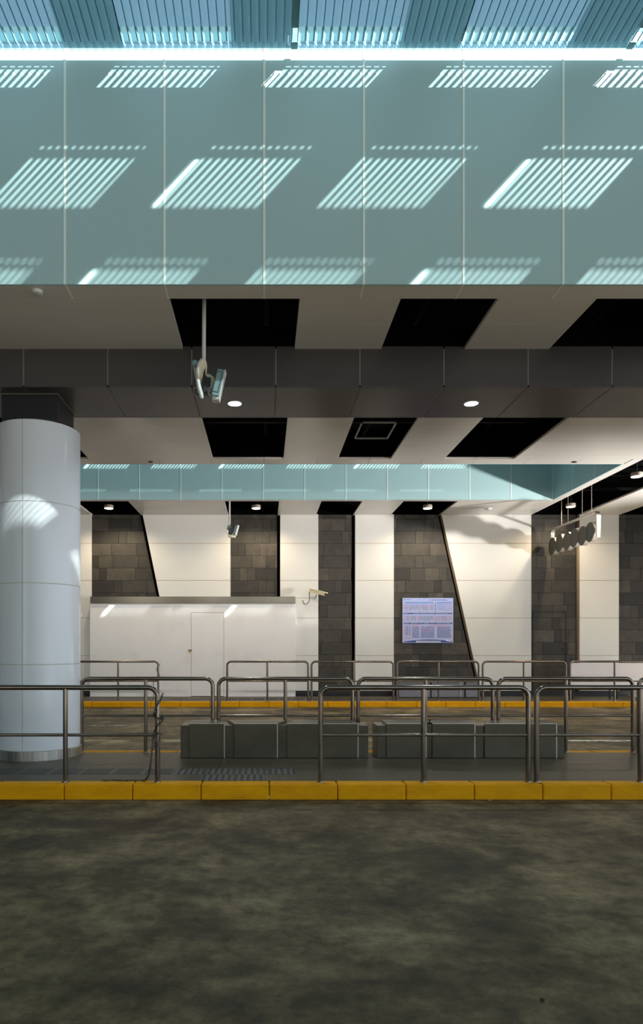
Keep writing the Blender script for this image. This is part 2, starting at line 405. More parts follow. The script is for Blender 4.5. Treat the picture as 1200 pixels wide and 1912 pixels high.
# backing above the panels (seen in the thin joints) and the dark void with its ducts
g = MB()
for a, b in whites(XL, XR): g.box(a+0.01, b-0.01, Y_F+0.03, 7.09, ZC+T, ZC+T+0.01); g.box(a+0.01, b-0.01, 8.0, 11.49, ZC+T, ZC+T+0.01); g.box(a+0.01, b-0.01, 14.31, 16, ZC+T, ZC+T+0.01)
struct('ceiling_joint_backing', g, M['groove'])
g = MB()
g.box(XL, XR, 5.86, 11.47, ZC+0.62, ZC+0.7); g.box(XL, XR, 14.33, 16.3, ZC+0.62, ZC+0.7); g.box(6.36, XR, 11.4, 14.4, ZC+0.62, ZC+0.7)
g.box(XL, XR, B0+0.002, B1-0.002, ZC+0.031, ZC+0.25); g.box(XL, XR, 5.86, 5.9, ZC+0.05, ZC+0.62); g.box(XL, X_E+0.04, 11.43, 11.47, ZC+0.05, ZC+0.62); g.box(XL, X_E+0.04, 14.33, 14.37, ZC+0.05, ZC+0.62); g.box(6.36, 6.40, 11.45, 14.35, ZC+0.05, ZC+0.62)
g.box(XL, XR, 16.12, 16.3, 0, ROOF+0.1)
struct('ceiling_void', g, M['void'])
g = MB()
for y in (6.5, 8.9, 10.4, 12.2, 13.6, 14.9): g.box(XL if y < 11.4 or y > 14.4 else 6.45, XR, y, y+0.07, ZC+0.36, ZC+0.42)
for x in (0.0, 1.7, 3.7, 7.3, -3.6): g.box(x, x+0.05, 5.95, 11.4, ZC+0.45, ZC+0.49); g.box(x, x+0.05, 14.4, 16.1, ZC+0.45, ZC+0.49)
struct('ceiling_hanger_rails', g, M['duct'])
# weatherproof top slabs of the three canopies
g = MB(); g.box(XL, XR, Y_F, Y_FB, ROOF+0.10, ROOF+0.2); g.box(XL, XR, Y_B, 18, ROOF+0.10, ROOF+0.2); g.box(X_E, XR+8, Y_FB, Y_B, ROOF+0.10, ROOF+0.2)
struct('roof_slab', g, M['deckdark'])

# --- downstand beam
g = MB(); j = MB(); x = 0.127-0.91*11
while x < XR:
    g.box(x+0.007, x+0.903, B0, B0+0.03, BZ, ZC+0.03); g.box(x+0.007, x+0.903, B1-0.03, B1, BZ, ZC+0.03); g.box(x+0.007, x+0.903, B0+0.03, B1-0.03, BZ, BZ+0.03)
    j.box(x-0.007, x+0.007, B0+0.003, B0+0.02, BZ+0.003, ZC); j.box(x-0.007, x+0.007, B0+0.003, B1-0.003, BZ+0.003, BZ+0.02); x += 0.91
g.box(XL, XR, B0+0.035, B1-0.035, BZ+0.04, ZC+0.028)
r = struct('beam', g, M['beam'], bevel=0.003); j.build('joint', M['beam_joint'], r, kind='structure')

# --- column with its black neck
CX, CY, CR = -2.606, 7.57, 0.461
col = root('column', (CX, CY, PZ), kind='structure')
g = MB(); tops = [E+2.494, E+1.597, E+0.705, E-0.187, PZ+0.105]
a0 = math.atan2(-1.0, 0.0) - 0.0
# the vertical joint faces the camera at pixel column 43
ja = math.radians(-93)
for zt, zb in zip(tops, tops[1:]):
    for q in range(2):
        A0 = ja+q*PI+0.013; A1 = ja+(q+1)*PI-0.013; n = 40
        P = [(CX+CR*math.cos(A0+(A1-A0)*i/n), CY+CR*math.sin(A0+(A1-A0)*i/n)) for i in range(n+1)]
        Pi = [(CX+(CR-0.02)*math.cos(A0+(A1-A0)*i/n), CY+(CR-0.02)*math.sin(A0+(A1-A0)*i/n)) for i in range(n+1)]
        vo = [[g.b.verts.new((*p, z)) for p in P] for z in (zb+0.005, zt-0.005)]
        vi = [[g.b.verts.new((*p, z)) for p in Pi] for z in (zb+0.005, zt-0.005)]
        for i in range(n):
            g.b.faces.new([vo[0][i], vo[0][i+1], vo[1][i+1], vo[1][i]]); g.b.faces.new([vi[0][i+1], vi[0][i], vi[1][i], vi[1][i+1]])
            g.b.faces.new([vo[1][i], vo[1][i+1], vi[1][i+1], vi[1][i]]); g.b.faces.new([vo[0][i+1], vo[0][i], vi[0][i], vi[0][i+1]])
        for e in (0, n): g.b.faces.new([vo[0][e], vo[1][e], vi[1][e], vi[0][e]])
g.build('cladding', M['column'], col, smooth=True)
MB().lathe([(CR-0.006, 0), (CR-0.006, tops[0]-PZ-0.006)], (CX, CY, PZ), 96).build('joint_core', M['column_joint'], col, smooth=True)
MB().lathe([(CR+0.012, 0), (CR+0.012, 0.10), (CR+0.004, 0.106)], (CX, CY, PZ), 96).build('plinth', M['plinth'], col, smooth=True)
MB().lathe([(CR-0.03, 0), (CR-0.03, 0.03)], (CX, CY, tops[0]-0.008), 96).build('black_cap', M['black'], col, smooth=True)
MB().box(CX-0.31, CX+0.31, 7.26, 7.88, tops[0], BZ+0.005).build('neck', M['black'], col)
g = MB()
for (x0, x1, y0, y1) in ((CX-0.318, CX+0.318, 7.252, 7.26), (CX+0.31, CX+0.318, 7.26, 7.888)): g.box(x0, x1, y0, y1, BZ-0.008, BZ)
g.build('neck_trim', M['beam_joint'], col)

# --- far wall: slanted white cladding, stone strips with a black gap at their east side
ztop = ZC+0.02
def sxz(pt): return ((pt[0]-493)*Y_W/1220, E+(1209-pt[1])*Y_W/1220)
# strip = (top-left x, top-right x, bottom-left x, bottom-right x) at top z and at platform level
def xs_at(x_top, slope, z): return x_top+slope*(ztop-z)
sl = (sxz((297, 1113))[0]-sxz((266, 962))[0])/((1113-962)*Y_W/1220)
sl4 = (sxz((893, 1272))[0]-sxz((824, 962))[0])/((1272-962)*Y_W/1220)
wx = lambda px: (px-493)*Y_W/1220
stone = [(wx(172)-0.02, wx(266), 0, sl), (wx(430), wx(523), 0, 0), (wx(594), wx(663), 0, 0), (wx(735), wx(824), 0, sl4), (wx(991.5), wx(1082), 0, 0), (wx(1155), 9.9, 0, 0)]
edges = [(XL, 0)]
for a, b, sa, sb in stone: edges += [(a, sa), (b, sb)]
edges += [(XR, 0)]
zj = [FZ+0.12, E-0.196, E+0.719, E+1.634, E+2.536, ztop]
g = MB()
for i in range(0, len(edges), 2):
    (xa, sa), (xb, sb) = edges[i], edges[i+1]
    for z0, z1 in zip(zj, zj[1:]):
        z0_, z1_ = z0+0.007, z1-0.007
        g.prism([(xs_at(xa, sa, z0_), z0_), (xs_at(xb, sb, z0_), z0_), (xs_at(xb, sb, z1_), z1_), (xs_at(xa, sa, z1_), z1_)], 'y', Y_W, Y_W+0.04)
wall = struct('wall_back', g, M['white'])
g = MB()
for i in range(0, len(edges), 2):
    (xa, sa), (xb, sb) = edges[i], edges[i+1]; z0_, z1_ = zj[0]+0.01, ztop
    g.prism([(xs_at(xa, sa, z0_)+0.002, z0_), (xs_at(xb, sb, z0_)-0.002, z0_), (xs_at(xb, sb, z1_)-0.002, z1_), (xs_at(xa, sa, z1_)+0.002, z1_)], 'y', Y_W+0.008, Y_W+0.19)
g.build('panel_joint', M['whitegroove'], wall, kind='structure')
# stone blocks
def stone_strip(name, xa, xb, sb, gap=0.075, door=None):
    me_s = []; g = MB(); z = FZ+0.1; row = 0
    def block(x0, x1, z0, z1, sh):
        lim0, lim1 = xs_at(xb, sb, z0)-gap, xs_at(xb, sb, z1)-gap
        if x0 > min(lim0, lim1)-0.03: return
        if x1 > min(lim0, lim1): pts = [(x0, z0), (lim0, z0), (lim1, z1), (x0, z1)]
        else: pts = [(x0, z0), (x1, z0), (x1, z1), (x0, z1)]
        d = random.uniform(0, 0.004)
        n0 = len(g.b.faces); g.prism(pts, 'y', Y_W+0.055-d, Y_W+0.12); me_s.extend([sh]*(len(g.b.faces)-n0))
    while z < ztop-0.02:
        z1 = min(z+0.302, ztop); x = xa+random.uniform(-0.3, 0)
        while x < xb+2.0:
            wdt = random.choice([0.18, 0.2, 0.36, 0.55, 0.62, 0.7])
            block(max(x, xa)+0.003, x+wdt-0.003, z+0.003, z1-0.003, random.choice([0.5, 0.75, 0.9, 1.0, 1.1, 1.45]) if x+wdt > xa+0.02 else 0.01)
            x += wdt
            if x > max(xs_at(xb, sb, z), xb): break
        z = z1; row += 1
    # drop the degenerate blocks that fell before the strip
    o = g.build(name, M['stone'], kind='structure')
    at = o.data.attributes.new('shade', 'FLOAT', 'FACE')
    for i, v in enumerate(me_s[:len(o.data.polygons)]): at.data[i].value = v
    return o
for i, (a, b, sa, sb) in enumerate(stone): stone_strip('wall_stone_strip', a, b, sb)
g = MB(); g.box(wx(551)-0.0, wx(735), Y_W-0.012, Y_W+0.01, FZ, FZ+0.118); g.box(wx(735), XR, Y_W-0.012, Y_W+0.01, FZ, FZ+0.118); g.box(XL, wx(168), Y_W-0.012, Y_W+0.01, FZ, FZ+0.118)
struct('baseboard_back', g, M['black'])
# flush service door in the stone
dx0, dx1, dz1 = (995-493)*15.97/1220, (1056-493)*15.97/1220, E+(1209-1142)*15.97/1220
d = root('door_1', ((dx0+dx1)/2, Y_W+0.05, FZ), kind='structure')
g = MB(); fy = (Y_W+0.036, Y_W+0.052)
g.box(dx0-0.012, dx0, *fy, FZ+0.12, dz1+0.012); g.box(dx1, dx1+0.012, *fy, FZ+0.12, dz1+0.012); g.box(dx0, dx1, *fy, dz1, dz1+0.012)
g.build('door_seam', M['black'], d)
MB().cyl((dx1-0.06, Y_W+0.055, E-0.03), (dx1-0.06, Y_W+0.02, E-0.03), 0.02, 16).build('door_lock', M['black'], d)

# --- ribbed glass roofs over the two open strips
PER, OP0, OPW = 1.475, 0.24, 0.95
RP = 0.071
def roof(name, yw, y_front, x0, x1, last=(1.59, 1.93), end=2.05):
    z = ROOF
    rt = root(name, (0, yw, z), kind='structure')
    rows = [(0.095, 0.102), (0.12, 0.25), (0.685, 0.70), (0.775, 1.13), (1.52, 1.535), last]   # distance from the wall of each glazed row
    ribs_lo = yw-0.135; ribs_hi = yw-0.05
    # ribbed sheets: one per bay, with an open seam beside every second bay
    k0 = math.floor((x0-OP0)/PER); k = k0
    while OP0+k*PER < x1:
        bx0 = OP0+k*PER; bx1 = bx0+PER
        seam = 0.05 if k % 2 == 0 else 0.0
        n = int(round((bx1-bx0-seam)/RP)); p = (bx1-bx0-seam)/n
        for (ya, yb, dz) in ((y_front, ribs_lo, 0.0), (ribs_lo+0.002, ribs_hi, 0.008)):
            g = MB(); S = 8
            prev = None
            for i in range(n):
                for s_ in range(S+(1 if i == n-1 else 0)):
                    t = s_/S; xx = bx0+seam+(i+t)*p; zz = z+dz-0.024*math.sin(PI*t)**0.75 if 0 < t < 1 else z+dz
                    cur = (g.b.verts.new((xx, ya, zz)), g.b.verts.new((xx, yb, zz)))
                    if prev: g.b.faces.new([prev[0], cur[0], cur[1], prev[1]])
                    prev = cur
            o = g.build('ribbed_sheet', M['corrugated'], rt, kind='structure')
            for q in o.data.polygons: q.use_smooth = True
            o.data.set_sharp_from_angle(angle=math.radians(60))
        gj = MB()
        for i in range(n+1):
            xx = bx0+seam+i*p; gj.box(xx-0.0035, xx+0.0035, y_front, ribs_lo, z-0.006, z+0.004)
        gj.build('rib_seam', M['deckdark'], rt, kind='structure')
        # deck above this bay
        zd = z+0.014
        g = MB(); gs = MB()
        ox0, ox1 = bx0+seam, bx0+OPW
        ys = [yw-0.05]
        for a, b in rows: ys += [yw-a, yw-b]
        ys += [max(y_front, yw-end)]
        for i in range(0, len(ys), 2): 
            if ys[i]-ys[i+1] > 1e-4: g.poly([(ox0, ys[i+1], zd), (ox1, ys[i+1], zd), (ox1, ys[i], zd), (ox0, ys[i], zd)])
        for a, b in rows:
            xx = ox0+(p if seam else 0)
            while xx < ox1+0.01:
                hw = 0.011 if a < 0.3 else (0.018 if a < 2.0 else 0.027); gs.box(xx-hw, xx+hw, yw-b, yw-a, zd-0.004, zd+0.004); xx += p  # slats added to cut the sun into stripes on the fascia
        g.build('deck_sheet', M['deck'], rt, kind='structure'); gs.build('sun_stripe_mask', M['deckdark'], rt, kind='structure')
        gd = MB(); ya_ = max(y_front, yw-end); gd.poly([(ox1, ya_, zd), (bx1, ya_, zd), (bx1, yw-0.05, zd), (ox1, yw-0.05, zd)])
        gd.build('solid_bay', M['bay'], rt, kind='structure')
        if k % 2 == 0:      # cross bars over the open seam
            gb = MB()
            for a, b in ((0.05, 0.12), (0.25, 0.775), (1.13, last[0]), (last[1], end)): gb.box(bx0-0.002, bx0+seam+0.002, yw-b, yw-a, zd-0.012, zd+0.012)
            gb.build('cross_bar', M['deckdark'], rt, kind='structure')
        k += 1
    if y_front < yw-end:
        MB().box(x0-1, x1+1, y_front, yw-end, z+0.04, z+0.08).build('deck_panel', M['deckdark'], rt, kind='structure')
    return rt
roof('roof_front', Y_F, -6.0, -8.8, 13.2)
roof('roof_middle', Y_B, 11.54, -8.8, 7.0, last=(2.02, 2.28), end=2.38)
# east part of the middle roof is the east canopy slab; opaque verge left of the glazed bays
g = MB(); g.box(XL-9, -8.8, -6.0, 18, ROOF+0.04, ROOF+0.1); g.box(14.1, XR+10, -6, Y_F, ROOF+0.04, ROOF+0.1)
struct('roof_verge', g, M['deckdark'])

g = MB(); g.box(-7.2, -7.0, -9, 5.7, 0, ROOF+0.3); struct('wall_left_blocker', g, M['blocker'])  # unseen wall added to hold back skylight from the left
# ================================================================ THINGS
# --- railings
def rail(xa, xb, mids, y, zb, label, group, r=0.0235, h=0.895, mh=0.435, corner=0.085):
    t = root('railing', ((xa+xb)/2, y, zb), label, 'railing', group)
    zt = zb+h-r
    pts = [(xa, y, zb)]
    for i in range(7):
        a = PI-i*PI/12; pts.append((xa+corner+corner*math.cos(a), y, zt-corner+corner*math.sin(a)))
    for i in range(7):
        a = PI/2-i*PI/12; pts.append((xb-corner+corner*math.cos(a), y, zt-corner+corner*math.sin(a)))
    pts.append((xb, y, zb))
    MB().tube(pts, r, 16).build('top_rail', M['steel'], t, smooth=True)
    for m_ in mids: MB().cyl((m_, y, zb), (m_, y, zt-r*0.5), r*0.92, 16).build('post', M['steel'], t, smooth=True)
    xs = [xa]+list(mids)+[xb]
    for a, b in zip(xs, xs[1:]): MB().cyl((a+r*0.6, y, zb+mh), (b-r*0.6, y, zb+mh), 0.0145, 12).build('middle_rail', M['steel'], t, smooth=True)
    for x in xs: MB().lathe([(r+0.008, 0.0), (r+0.008, 0.006), (r+0.003, 0.016)], (x, y, zb), 20).build('base_flange', M['steel'], t, smooth=True)
    return t
px = lambda p, y: (p-493)*y/1220
Y1, Y2, Y3 = 6.015, 7.73, 14.32
y2z = PZ
G1, G2, G3 = 'steel railings along the front kerb', 'steel railings along the back of the island', 'steel railings on the far platform'
rail(-2.68, px(294, Y1)+0.0, [px(122, Y1)], Y1, PZ, 'brushed steel railing on the front kerb with a chain wound round its end post', G1)
rail(px(598.5, Y1), px(986, Y1), [px(790, Y1)], Y1, PZ, 'brushed steel railing on the front kerb, with the gap between the benches behind it', G1)
rail(px(1001.5, Y1), 4.42, [px(1195, Y1)], Y1, PZ, 'brushed steel railing on the front kerb, cut by the right edge of the photo', G1)
r2 = [(152.5, 397, [272], 'steel railing behind the island, first one beside the white round column'),
      (408, 658, [532.5], 'steel railing behind the island, over the end of the bench nearest the column'),
      (668.5, 919.5, [794], 'steel railing behind the island, spanning the gap between the two benches'),
      (930, 1181, [1056], 'steel railing behind the island, past the bench end furthest from the column'),
      (1192, 1440, [1316], 'steel railing behind the island, only its rounded corner visible at the right edge')]
for a, b, m_, lb in r2: rail(px(a, Y2), px(b, Y2), [px(q, Y2) for q in m_], Y2, PZ-0.0, lb, G2)
r3 = [(56, 295.5, [137, 220.5], 'thin steel railing on the far platform in front of the booth, beside the column'),
      (424, 575.2, [499], 'thin steel railing on the far platform overlapping the end of the white booth'),
      (581.5, 734, [660], 'thin steel railing on the far platform under the bullet camera'),
      (741, 893.5, [818.5], 'thin steel railing on the far platform below the blue timetable'),
      (901, 1056, [977.5], 'thin steel railing on the far platform in front of the flush stone door'),
      (1064, 1218, [1147], 'thin steel railing on the far platform in front of the pale low boards')]
for a, b, m_, lb in r3: rail(px(a, Y3), px(b, Y3), [px(q, Y3) for q in m_], Y3, FZ, lb, G3, mh=0.44)

# --- benches
def bench(xa, xb, blocks, label):
    t = root('bench', ((xa+xb)/2, 7.5, PZ), label, 'bench', 'sheet metal benches on the island')
    y0, y1 = 7.335, 7.665
    MB().box(xa, xb, y0, y1, PZ, PZ+0.363).build('core', M['bench'], t, bevel=0.004)
    for (f0, f1, b0, b1) in blocks:
        P = [(f0, y0-0.022), (f1, y0-0.022), (b1, y1+0.02), (b0, y1+0.02)]
        s_ = MB().prism(P, 'z', PZ+0.002, PZ+0.39).build('seat_block', M['bench'], t, bevel=0.004)
        e = MB(); e.box(f1-0.010, f1+0.001, y0-0.0245, y0-0.015, PZ+0.002, PZ+0.388)
        e.box(f0, f1, y0-0.0245, y0-0.016, PZ+0.384, PZ+0.3915)
        e.build('edge_trim', M['edge'], s_)
    return t
bx = lambda p: (p-493)*7.312/1220
bk = lambda p: (p-493)*7.685/1220
bench(bx(336.5), bx(688), [(bx(353), bx(419.5), bk(359), bk(407)), (bx(436.5), bx(518.5), bk(424.5), bk(536)), (bx(535.5), bx(669), bk(548), bk(655))],
      'long dark grey block bench standing nearer the white column')
bench(bx(704.5), bx(1055), [(bx(721.5), bx(796), bk(712), bk(806)), (bx(807), bx(887), bk(797), bk(887)), (bx(904.5), bx(1039.5), bk(904), bk(1014))],
      'long dark grey block bench at the end away from the column')

# --- chains
def chain(path, label, pitch=0.024, L_=0.034, w_=0.016, r=0.0034, name='chain'):
    pts = [Vector(p) for p in path]; seg = []
    d = 0; out = []; tgt = 0
    for a, b in zip(pts, pts[1:]):
        l = (b-a).length
        while tgt <= d+l:
            out.append((a+(b-a)*((tgt-d)/l), (b-a).normalized())); tgt += pitch
        d += l
    g = MB()
    for i, (c, t) in enumerate(out):
        up = Vector((0, 1, 0)) if abs(t.y) < 0.8 else Vector((0, 0, 1))
        u = t.cross(up).normalized(); v = t.cross(u).normalized()
        a = PI/4+(i % 2)*PI/2+0.25*math.sin(i*2.1); s_ = u*math.cos(a)+v*math.sin(a)
        R = w_/2; hl = L_/2-R; ring = []
        for k in range(5): q = -PI/2+k*PI/4; ring.append(c+t*(hl+R*math.cos(q))+s_*R*math.sin(q))
        for k in range(5): q = PI/2+k*PI/4; ring.append(c+t*(-hl+R*math.cos(q))+s_*R*math.sin(q))
        g.tube(ring, r, 6, closed=True)
    o = g.build(name, M['chain'], smooth=True)
    return tag(o, label, 'chain')
def cz(zx, zy, y=5.965): return ((180+zx/7.36-493)*y/1220, y, E+(1209-1220-zy/7.36)*y/1220)
front, back_ = 5.975, 6.055
P = [cz(905, 570, 5.985), cz(885, 625, front), cz(850, 685, front), cz(815, 745, front), cz(800, 800, front), cz(785, 850, 6.0), cz(830, 872, back_), cz(905, 868, back_), cz(925, 850, 6.01),
     cz(915, 890, front), cz(860, 905, front), cz(800, 880, front), cz(782, 840, 6.02), cz(850, 860, back_), cz(925, 900, 6.01), cz(880, 955, front), cz(830, 1005, front), cz(795, 1065, 6.0), cz(780, 1110, front),
     cz(775, 1170, front), cz(765, 1300, front), cz(748, 1470, front), cz(735, 1590, 5.985), cz(712, 1680, 6.0), cz(680, 1735, 6.02)]
floorz = PZ+0.006
P += [(px(180+zx/7.36, yy), yy, floorz+0.002) for zx, yy in ((640, 6.05), (560, 6.065), (470, 6.045), (390, 6.06), (300, 6.05), (210, 6.07), (140, 6.055), (90, 6.05))]
ch = chain(P, 'steel chain wound round the front railing post and trailing on the platform')
g = MB()
P2 = [cz(800, 1120), cz(803, 1200), cz(800, 1310)]; P3 = [cz(815, 1140), cz(835, 1210), cz(860, 1270), cz(888, 1300)]
for PP, nm in ((P2, 'short hanging end of chain below the middle rail knot'), (P3, 'short chain tail beside the front railing post knot')):
    c2 = chain(PP, nm); c2.parent = ch; del c2['category']; c2.name = 'loose_end'; c2['label'] = nm
lk = MB().obox((0.03, 0.016, 0.022), cz(890, 1105, 5.96)); lk.tube([cz(800, 1108, 5.975), cz(850, 1104, 5.965), cz(885, 1105, 5.96)], 0.004, 8); lk.build('padlock', M['chain'], ch, bevel=0.003)
def cf(zx, zy, y=14.27): return ((180+zx/7.36-493)*y/1220, y, E+(1209-1220-zy/7.36)*y/1220)
chain([cf(870, 150), cf(850, 170), cf(825, 205), cf(830, 240), cf(865, 290), cf(868, 330), cf(835, 375), cf(800, 385), cf(783, 400), cf(783, 500), cf(785, 600), cf(786, 640)],
      'thin chain hanging from the end post of the far railing by the booth', 0.03, 0.042, 0.02, 0.0035)

# --- booth on the far platform
by = 15.72
bxx = lambda p: (p-493)*by/1220
bzz = lambda p: E+(1209-p)*by/1220
bt = root('booth', ((bxx(168)+bxx(551))/2, by, FZ), 'long low white booth with steel cap strip against the far wall', 'booth')
g = MB(); d0, d1, dt = bxx(356.5), bxx(418), bzz(1143.5)
g.box(bxx(168), d0, by, Y_W-0.002, FZ, bzz(1122)); g.box(d1, bxx(551.5), by, Y_W-0.002, FZ, bzz(1122)); g.box(d0, d1, by, Y_W-0.002, dt, bzz(1122))
g.build('body', M['booth'], bt)
dr = MB().box(d0+0.007, d1-0.007, by+0.001, by+0.04, FZ+0.012, dt-0.007).build('door', M['booth'], bt)
MB().box(d0, d1, by+0.03, by+0.06, FZ, dt).build('door_gap', M['black'], bt)
hs = MB(); lx, lz = bxx(354), bzz(1215)
hs.box(lx-0.03, lx+0.05, by-0.012, by, lz-0.012, lz+0.03); hs.build('hasp', M['capsteel'], dr)
pk = MB(); pk.box(lx-0.018, lx+0.025, by-0.035, by-0.012, lz-0.04, lz+0.0); pk.tube([(lx-0.01, by-0.024, lz), (lx-0.01, by-0.024, lz+0.03), (lx+0.017, by-0.024, lz+0.03), (lx+0.017, by-0.024, lz)], 0.004, 8)
tag(pk.build('padlock', M['brass'], bevel=0.003), 'small brass padlock on the white booth door', 'padlock')
MB().box(bxx(169), bxx(551), by-0.03, Y_W-0.002, bzz(1127), bzz(1114)).build('cap_strip', M['capsteel'], bt, bevel=0.004)
g = MB(); g.box(bxx(345), bxx(345)+0.004, by-0.0015, by, FZ, bzz(1127)); 

# --- blue timetable board
sy = Y_W+0.012
sx = lambda p: (p-493)*sy/1220
sz = lambda p: E+(1209-p)*sy/1220
X0, X1, Z1, Z0 = sx(751), sx(846), sz(1116.5), sz(1200.5)
tb = root('timetable_board', ((X0+X1)/2, sy, Z0), 'blue and white printed bus timetable board on the dark stone wall', 'sign')
M['paper'] = mat('timetable_paper', (0.43, 0.46, 0.72), 0.35)
M['ink'] = mat('timetable_navy', (0.03, 0.06, 0.28), 0.4); M['blueink'] = mat('timetable_blue', (0.10, 0.26, 0.62), 0.4)
M['greyink'] = mat('timetable_text', (0.10, 0.12, 0.30), 0.5); M['redink'] = mat('timetable_red', (0.75, 0.22, 0.32), 0.5)
M['paleblue'] = mat('timetable_pale_blue', (0.42, 0.50, 0.85), 0.4)
MB().box(X0, X1, sy, Y_W+0.040, Z0, Z1).build('panel', M['paper'], tb, bevel=0.004)
W_, H_ = X1-X0, Z1-Z0
def U(u, v): return X0+W_*(u-112)/(1060-112), Z1-H_*(v-112)/(950-112)     # units of the enlarged view
inks = {k: MB() for k in ('ink', 'blueink', 'greyink', 'redink', 'paleblue')}
lay = {'paleblue': 0.0010, 'blueink': 0.0016, 'ink': 0.0022, 'greyink': 0.0026, 'redink': 0.0026}
def R_(k, u0, v0, u1, v1):
    a, b = U(u0, v0), U(u1, v1); inks[k].box(a[0], b[0], sy-lay[k], sy+0.0005, b[1], a[1])
R_('paleblue', 125, 120, 1040, 185); R_('blueink', 165, 190, 690, 208); R_('blueink', 752, 190, 1030, 208)
R_('ink', 130, 390, 1040, 412); R_('paleblue', 175, 412, 1030, 436); R_('ink', 130, 572, 1040, 598)
R_('paleblue', 165, 208, 690, 250); R_('paleblue', 752, 208, 1030, 330)
rnd = random.Random(3)
def glyph(k, u, v, s_):        # a blocky character of a few strokes
    for q in range(3): R_(k, u, v+q*s_*0.4, u+s_*rnd.uniform(0.6, 1), v+q*s_*0.4+s_*0.17)
    R_(k, u+s_*0.4, v, u+s_*0.58, v+s_)
for i in range(5): glyph('ink', 172+i*22, 135, 17)
glyph('ink', 137, 133, 24); R_('ink', 137, 133, 160, 140)
for u in (390, 408, 430, 448, 490, 508, 530, 548): glyph('blueink' if u % 20 else 'ink', u, 142, 14)
for i in range(12): glyph('ink', 600+i*29.5, 140, 22)
for i in range(24):
    u = 172+i*22; n = rnd.randint(9, 13); red = i in (2, 12, 19, 20)
    for q in range(n): R_('redink' if red else 'greyink', u, 222+q*11, u+8, 222+q*11+6.5)
for i in range(13):
    u = 760+i*21
    for q in range(rnd.randint(8, 12)): R_('redink' if i in (8, 10) else 'greyink', u, 218+q*11, u+8, 218+q*11+6)
for i in range(9): R_('ink', 720, 208+i*18, 732, 208+i*18+11)
for q in range(5): R_('ink' if q == 4 else 'redink', 140, 215+q*19, 152, 225+q*19); R_('ink' if q == 4 else 'redink', 140, 445+q*18, 152, 454+q*18)
for i in range(36):
    u = 178+i*23.7; red = i in (3, 8, 9, 22, 23, 25, 27, 32, 33, 34)
    for q in range(rnd.randint(7, 10)): R_('redink' if red else 'greyink', u, 446+q*11, u+8.5, 446+q*11+6.5)
for i in range(30): R_('paleblue', 140+i*30, 400, 140+i*30+rnd.uniform(8, 20), 401)
inks['white'] = MB(); lay['white'] = 0.003
M['white_ink'] = mat('timetable_white', (0.75, 0.78, 0.9), 0.5)
for i in range(34):
    if rnd.random() < 0.85: R_('white', 142+i*26, 396, 142+i*26+rnd.uniform(8, 17), 402)
    if rnd.random() < 0.85: R_('white', 142+i*26, 580, 142+i*26+rnd.uniform(10, 19), 587)
for q in range(12): R_('redink', 275+q*14, 614, 284+q*14, 626); R_('redink', 610+q*24, 616, 624+q*24, 628)
for c0, c1 in ((290, 440), (455, 720), (755, 1025)):
    for q in range(22):
        u = c0+rnd.uniform(0, 8)
        while u < c1*0.999-10:
            l = rnd.uniform(18, 60); u1 = min(u+l, c1-rnd.uniform(0, 25))
            if u1 > u+4: R_('redink' if rnd.random() < 0.08 else 'greyink', u, 640+q*10, u1, 644+q*10)
            u = u1+7
            if u1 >= c1-26: break
for c0 in (175, 205, 245):
    for q in range(16): R_('greyink', c0, 632+q*11, c0+18, 637+q*11)
for q in range(14): R_('redink', 142, 632+q*12, 165, 637+q*12)
for q in range(7): R_('redink', 140+q*19, 852, 152+q*19, 866)
# swoosh at the foot
sw = MB(); n = 20
for i in range(n):
    u0, u1 = 130+910*i/n, 130+910*(i+1)/n
    f = lambda u: 935-48*math.sin(PI*min(1, max(0, (u-110)/1000)))**0.8
    a, b, c, d_ = U(u0, f(u0)), U(u1, f(u1)), U(u1, 940), U(u0, 940)
    sw.prism([a, d_, c, b], 'y', sy-0.0012, sy+0.0005)
sw.build('swoosh', M['ink'], tb)
sw = MB(); a, b, c, d_ = U(360, 940), U(825, 940), U(825, 912), U(375, 908); sw.prism([a, b, c, d_], 'y', sy-0.0019, sy); a, b, c = U(915, 880), U(1035, 925), U(930, 915)
sw.prism([a, b, c], 'y', sy-0.003, sy); sw.build('foot_band', M['white_ink'], tb)
for i in range(17): R_('greyink', 385+i*26, 916, 385+i*26+16, 934)
R_('redink', 920, 885, 940, 905)
for k, m_ in (('paleblue', 'paleblue'), ('blueink', 'blueink'), ('ink', 'ink'), ('greyink', 'greyink'), ('redink', 'redink'), ('white', 'white_ink')):
    inks[k].build('lettering', M[m_], tb)

# --- low grey cabinet and pale boards on the far platform
cy = 15.3
cx = lambda p: (p-493)*cy/1220
cb = root('low_cabinet', (cx(818), cy, FZ), 'low grey cabinet standing on the far platform below the timetable', 'cabinet')
c0, c1 = cx(744), cx(893); ht = FZ+0.40
MB().box(c0, c1, cy+0.02, cy+0.36, FZ, ht).build('body', M['black'], cb)
for a, b in ((744.5, 802.5), (805.5, 858.5), (860.5, 866), (869.5, 892.5)):
    if b-a > 8: MB().box(cx(a), cx(b), cy, cy+0.03, FZ+0.02, ht-0.01).build('door', M['grey_board'], cb, bevel=0.003)
    else: MB().box(cx(a), cx(b), cy, cy+0.03, FZ+0.02, ht-0.01).build('filler_panel', M['grey_board'], cb, bevel=0.003)
MB().box(cx(859)-0.004, cx(860.3), cy-0.004, cy+0.02, FZ+0.02, ht-0.01).build('edge_strip', M['edge'], cb)
yb = 15.0
